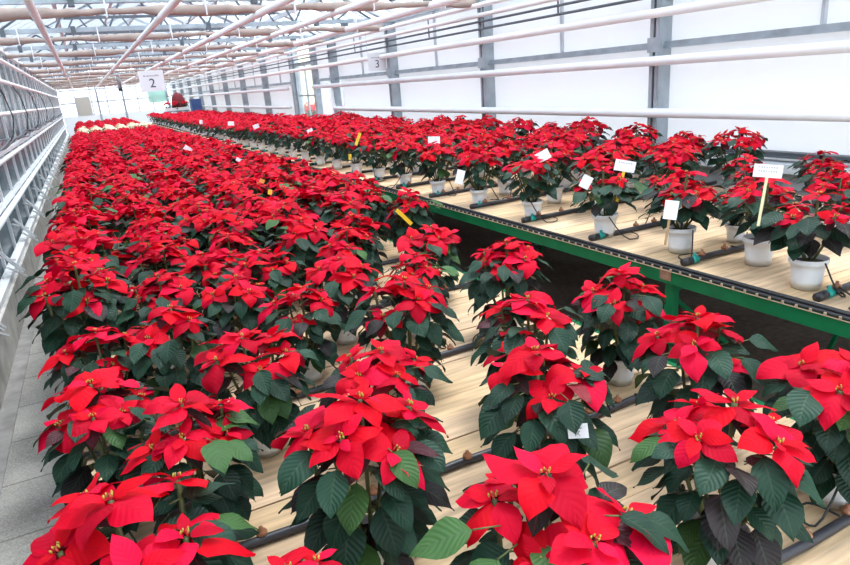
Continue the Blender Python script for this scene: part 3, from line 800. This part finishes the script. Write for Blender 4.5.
card(404, 217, LBZ + .44, 4, 21, 0, 'yellow orange plastic tag left of the round low bench plant', -.75, ma=M_YELL)
card(358, 139, c + .40, 3, 13, 0, 'thin yellow strip tag among raised bench reds left of the middle', .45, ma=M_YELL)
card(350, 157, c + .20, 3, 6, 0, 'short yellow tag just above a raised bench pot', .1, ma=M_YELL)
card(188, 149, LBZ + .455, 8, 5, 0, 'small white tag lying on the far low bench reds', .7)
card(185, 140, LBZ + .455, 3, 7, 0, 'thin orange tag beside a white one on the far low bench', -.7, ma=mat('orange_plastic', (.85, .28, .03), .4))
card(239, 160, LBZ + .45, 6, 3.5, 0, 'small white tag on low bench reds near the raised bench edge', .6)
card(262, 181, LBZ + .47, 5, 4, 0, 'small orange tag on low bench reds in front of the raised bench', .5, ma=MATS['orange_plastic'])
card(270, 192, LBZ + .46, 4, 5, 0, 'small yellow tag on low bench reds nearer than the orange one', .3, ma=M_YELL)
# the black mark on the near label: a K-like sign
P = at_z(578, 431, LBZ + .33)
for o in bpy.data.objects:
    if o.name.startswith('plant_label') and (o.location - P).length < 1e-4:
        m = MB(); m.box(-.012, .010, -.0016, -.0009, .0065, .0085)
        m.bar((-.008, -.0013, -.012), (.004, -.0013, .0), .0022, .0006); m.bar((.004, -.0013, -.012), (-.003, -.0013, -.004), .0022, .0006); m.bar((-.002, -.0013, .002), (.004, -.0013, -.001), .0022, .0006)
        m.build('print', M_INK, o, False)

# ------------------------------------------------------------------ signs
def text_mesh(s, size, name='print', ma=M_INK):
    cu = bpy.data.curves.new(name, 'FONT'); cu.body = s; cu.size = size; cu.extrude = .001; cu.align_x = 'CENTER'; cu.align_y = 'CENTER'
    ob = bpy.data.objects.new('t', cu); COL.objects.link(ob); dg = bpy.context.evaluated_depsgraph_get(); dg.update()
    me = bpy.data.meshes.new_from_object(ob.evaluated_get(dg)); bpy.data.objects.remove(ob); me.name = name
    me.materials.clear(); me.materials.append(ma); return me
def sign(px, py, y, num, label):
    P = at_y(px, py, y)
    r = empty('row_sign', P, label=label, cat='sign')
    m = MB(); m.box(-.145, .145, -.003, .003, -.125, .125); m.build('board', M_CARD, r, False)
    o = link('number', text_mesh(num, .15), r, (.0, -.005, -.03)); o.rotation_euler.x = PI / 2
    m = MB(); rr = random.Random(int(num)); x = -.09
    while x < .09: l_ = rr.uniform(.008, .018); m.box(x, x + l_, -.0045, -.003, .055, .055 + rr.uniform(.010, .018)); x += l_ + .006
    m.build('small_print', mat('grey_ink', (.45, .45, .46)), r, False)
    m = MB(); top = EZ - P.z
    for x in (-.14, .14): m.tube([(x, 0, .12), (x, 0, top)], .002, 5)
    m.build('hanging_wire', M_STEEL, r)
sign(377, 62, 8.97, '3', 'white hanging sign with the number 3 by the right wall')
sign(152, 81, 8.97, '2', 'white hanging sign with the number 2 over the low bench')
# hanging tube
P = at_y(121, 77, 20.)
r = empty('hanging_tube', (P.x, 21.47, EZ - .55), label='grey tube with a dark end hanging down from the roof above the field', cat='tube')
m = MB(); m.tube([(0, 0, .08), (0, 0, .66)], .05, 10); m.build('tube', M_STEEL, r)
m = MB(); m.tube([(0, 0, 0), (0, 0, .085)], .062, 10); m.build('end_cap', M_BLACK, r)

# ------------------------------------------------------------------ far end: raised plant stand and blue crates on the bench
r = empty('plant_stand', (3.15, 26.3, RBZ), label='low stand lifting red plants under a dark maroon cloth, far end of raised bench', cat='plant stand')
for sx in (-.4, .4):
    for sy in (-.22, .22): m = MB(); m.bar((sx, sy, .002), (sx, sy, .36), .03); m.build('leg', M_DSTEEL, r, False)
m = MB(); m.box(-.43, .43, -.25, .25, .36, .385); m.build('shelf', M_DSTEEL, r, False)
m = MB(); m.box(-.41, .41, -.235, -.225, .36, .50); m.build('side_board', M_WPAINT, r, False)
rq = random.Random(2); m = MB()
m.lathe([(.26 + rq.uniform(-.03, .03), .36 + .02), (.25, .6), (.23, .80), (.17, .93), (.10, 1.0), (.001, 1.03)], 14, at=(.12, .05, 0))
tag(m.build('cloth_bundle', mat('maroon_cloth', (.22, .02, .03), .8, noise=.4, nscale=10, bump=.5), None, True, (3.15, 26.3, RBZ + .008)), 'dark maroon cloth bundle on the far plant stand', 'cloth')
k = 0
for x, yy in ((-.28, -.1), (0, -.15), (.3, -.12)):
    place(MED[k % 5], 3.15 + x, 26.3 + yy, RBZ + .387, k, .8, 'red poinsettia lifted above the others on the far plant stand', 'poinsettias on the far stand', False, 1); k += 1
for q in range(3):
    r = empty('plastic_crate', (3.72, 25.3, RBZ + .002 + .252 * q), label=('lowest', 'middle', 'topmost')[q] + ' blue plastic crate by the wall at the far end of the raised bench', cat='crate', group='blue crates')
    m = MB(); m.box(-.17, .17, -.24, .24, 0, .23); m.build('crate_body', M_BLUE, r, False)
    m = MB(); m.box(-.18, .18, -.25, .25, .23, .25); m.build('rim', M_BLUE, r, False)
# next bay: bench with red plants and a shrub
m = MB(); m.box(5.6, 7.2, 15.5, 23, .66, .70)
for x in (5.7, 7.1):
    for y in (15.6, 22.8): m.box(x - .03, x + .03, y - .03, y + .03, 0, .66)
tag(m.build('display_bench', M_GREEN, smooth=False), 'bench with red plants seen through the doorway', 'bench')
k = 0
for i in range(3):
    for j in range(8):
        place(MED[k % 5], 5.85 + .5 * i, 16 + .85 * j, .702, k, 1.1, 'red poinsettia on a bench seen through the doorway', 'poinsettias in the next bay', False, 1); k += 1
mb = MB(); rn = random.Random(8)
for i in range(260):
    a = rn.uniform(0, 6.28); e = rn.uniform(-.6, 1.2); rr = rn.uniform(.25, .5)
    blade(mb, (cos(a) * cos(e) * rr, sin(a) * cos(e) * rr, 1.5 + sin(e) * rr * 1.3), a, rn.uniform(-.2, .8), rn.uniform(-1, 0), .22, .11, .1, 0, (.10, .26, .06), rn, 0)
r = empty('green_shrub', (7.9, 22.5, 0), label='green leafy shrub seen through the doorway', cat='shrub')
mb.build('foliage', M_LEAF, r)
m = MB(); m.tube([(0, 0, .25), (0, 0, 1.5)], .03, 8); m.build('stem', M_STEM, r)
m = MB(); m.lathe([(.001, 0), (.16, 0), (.22, .3), (.20, .3), (.18, .26), (.001, .26)], 20); m.build('pot', M_WCONC, r)
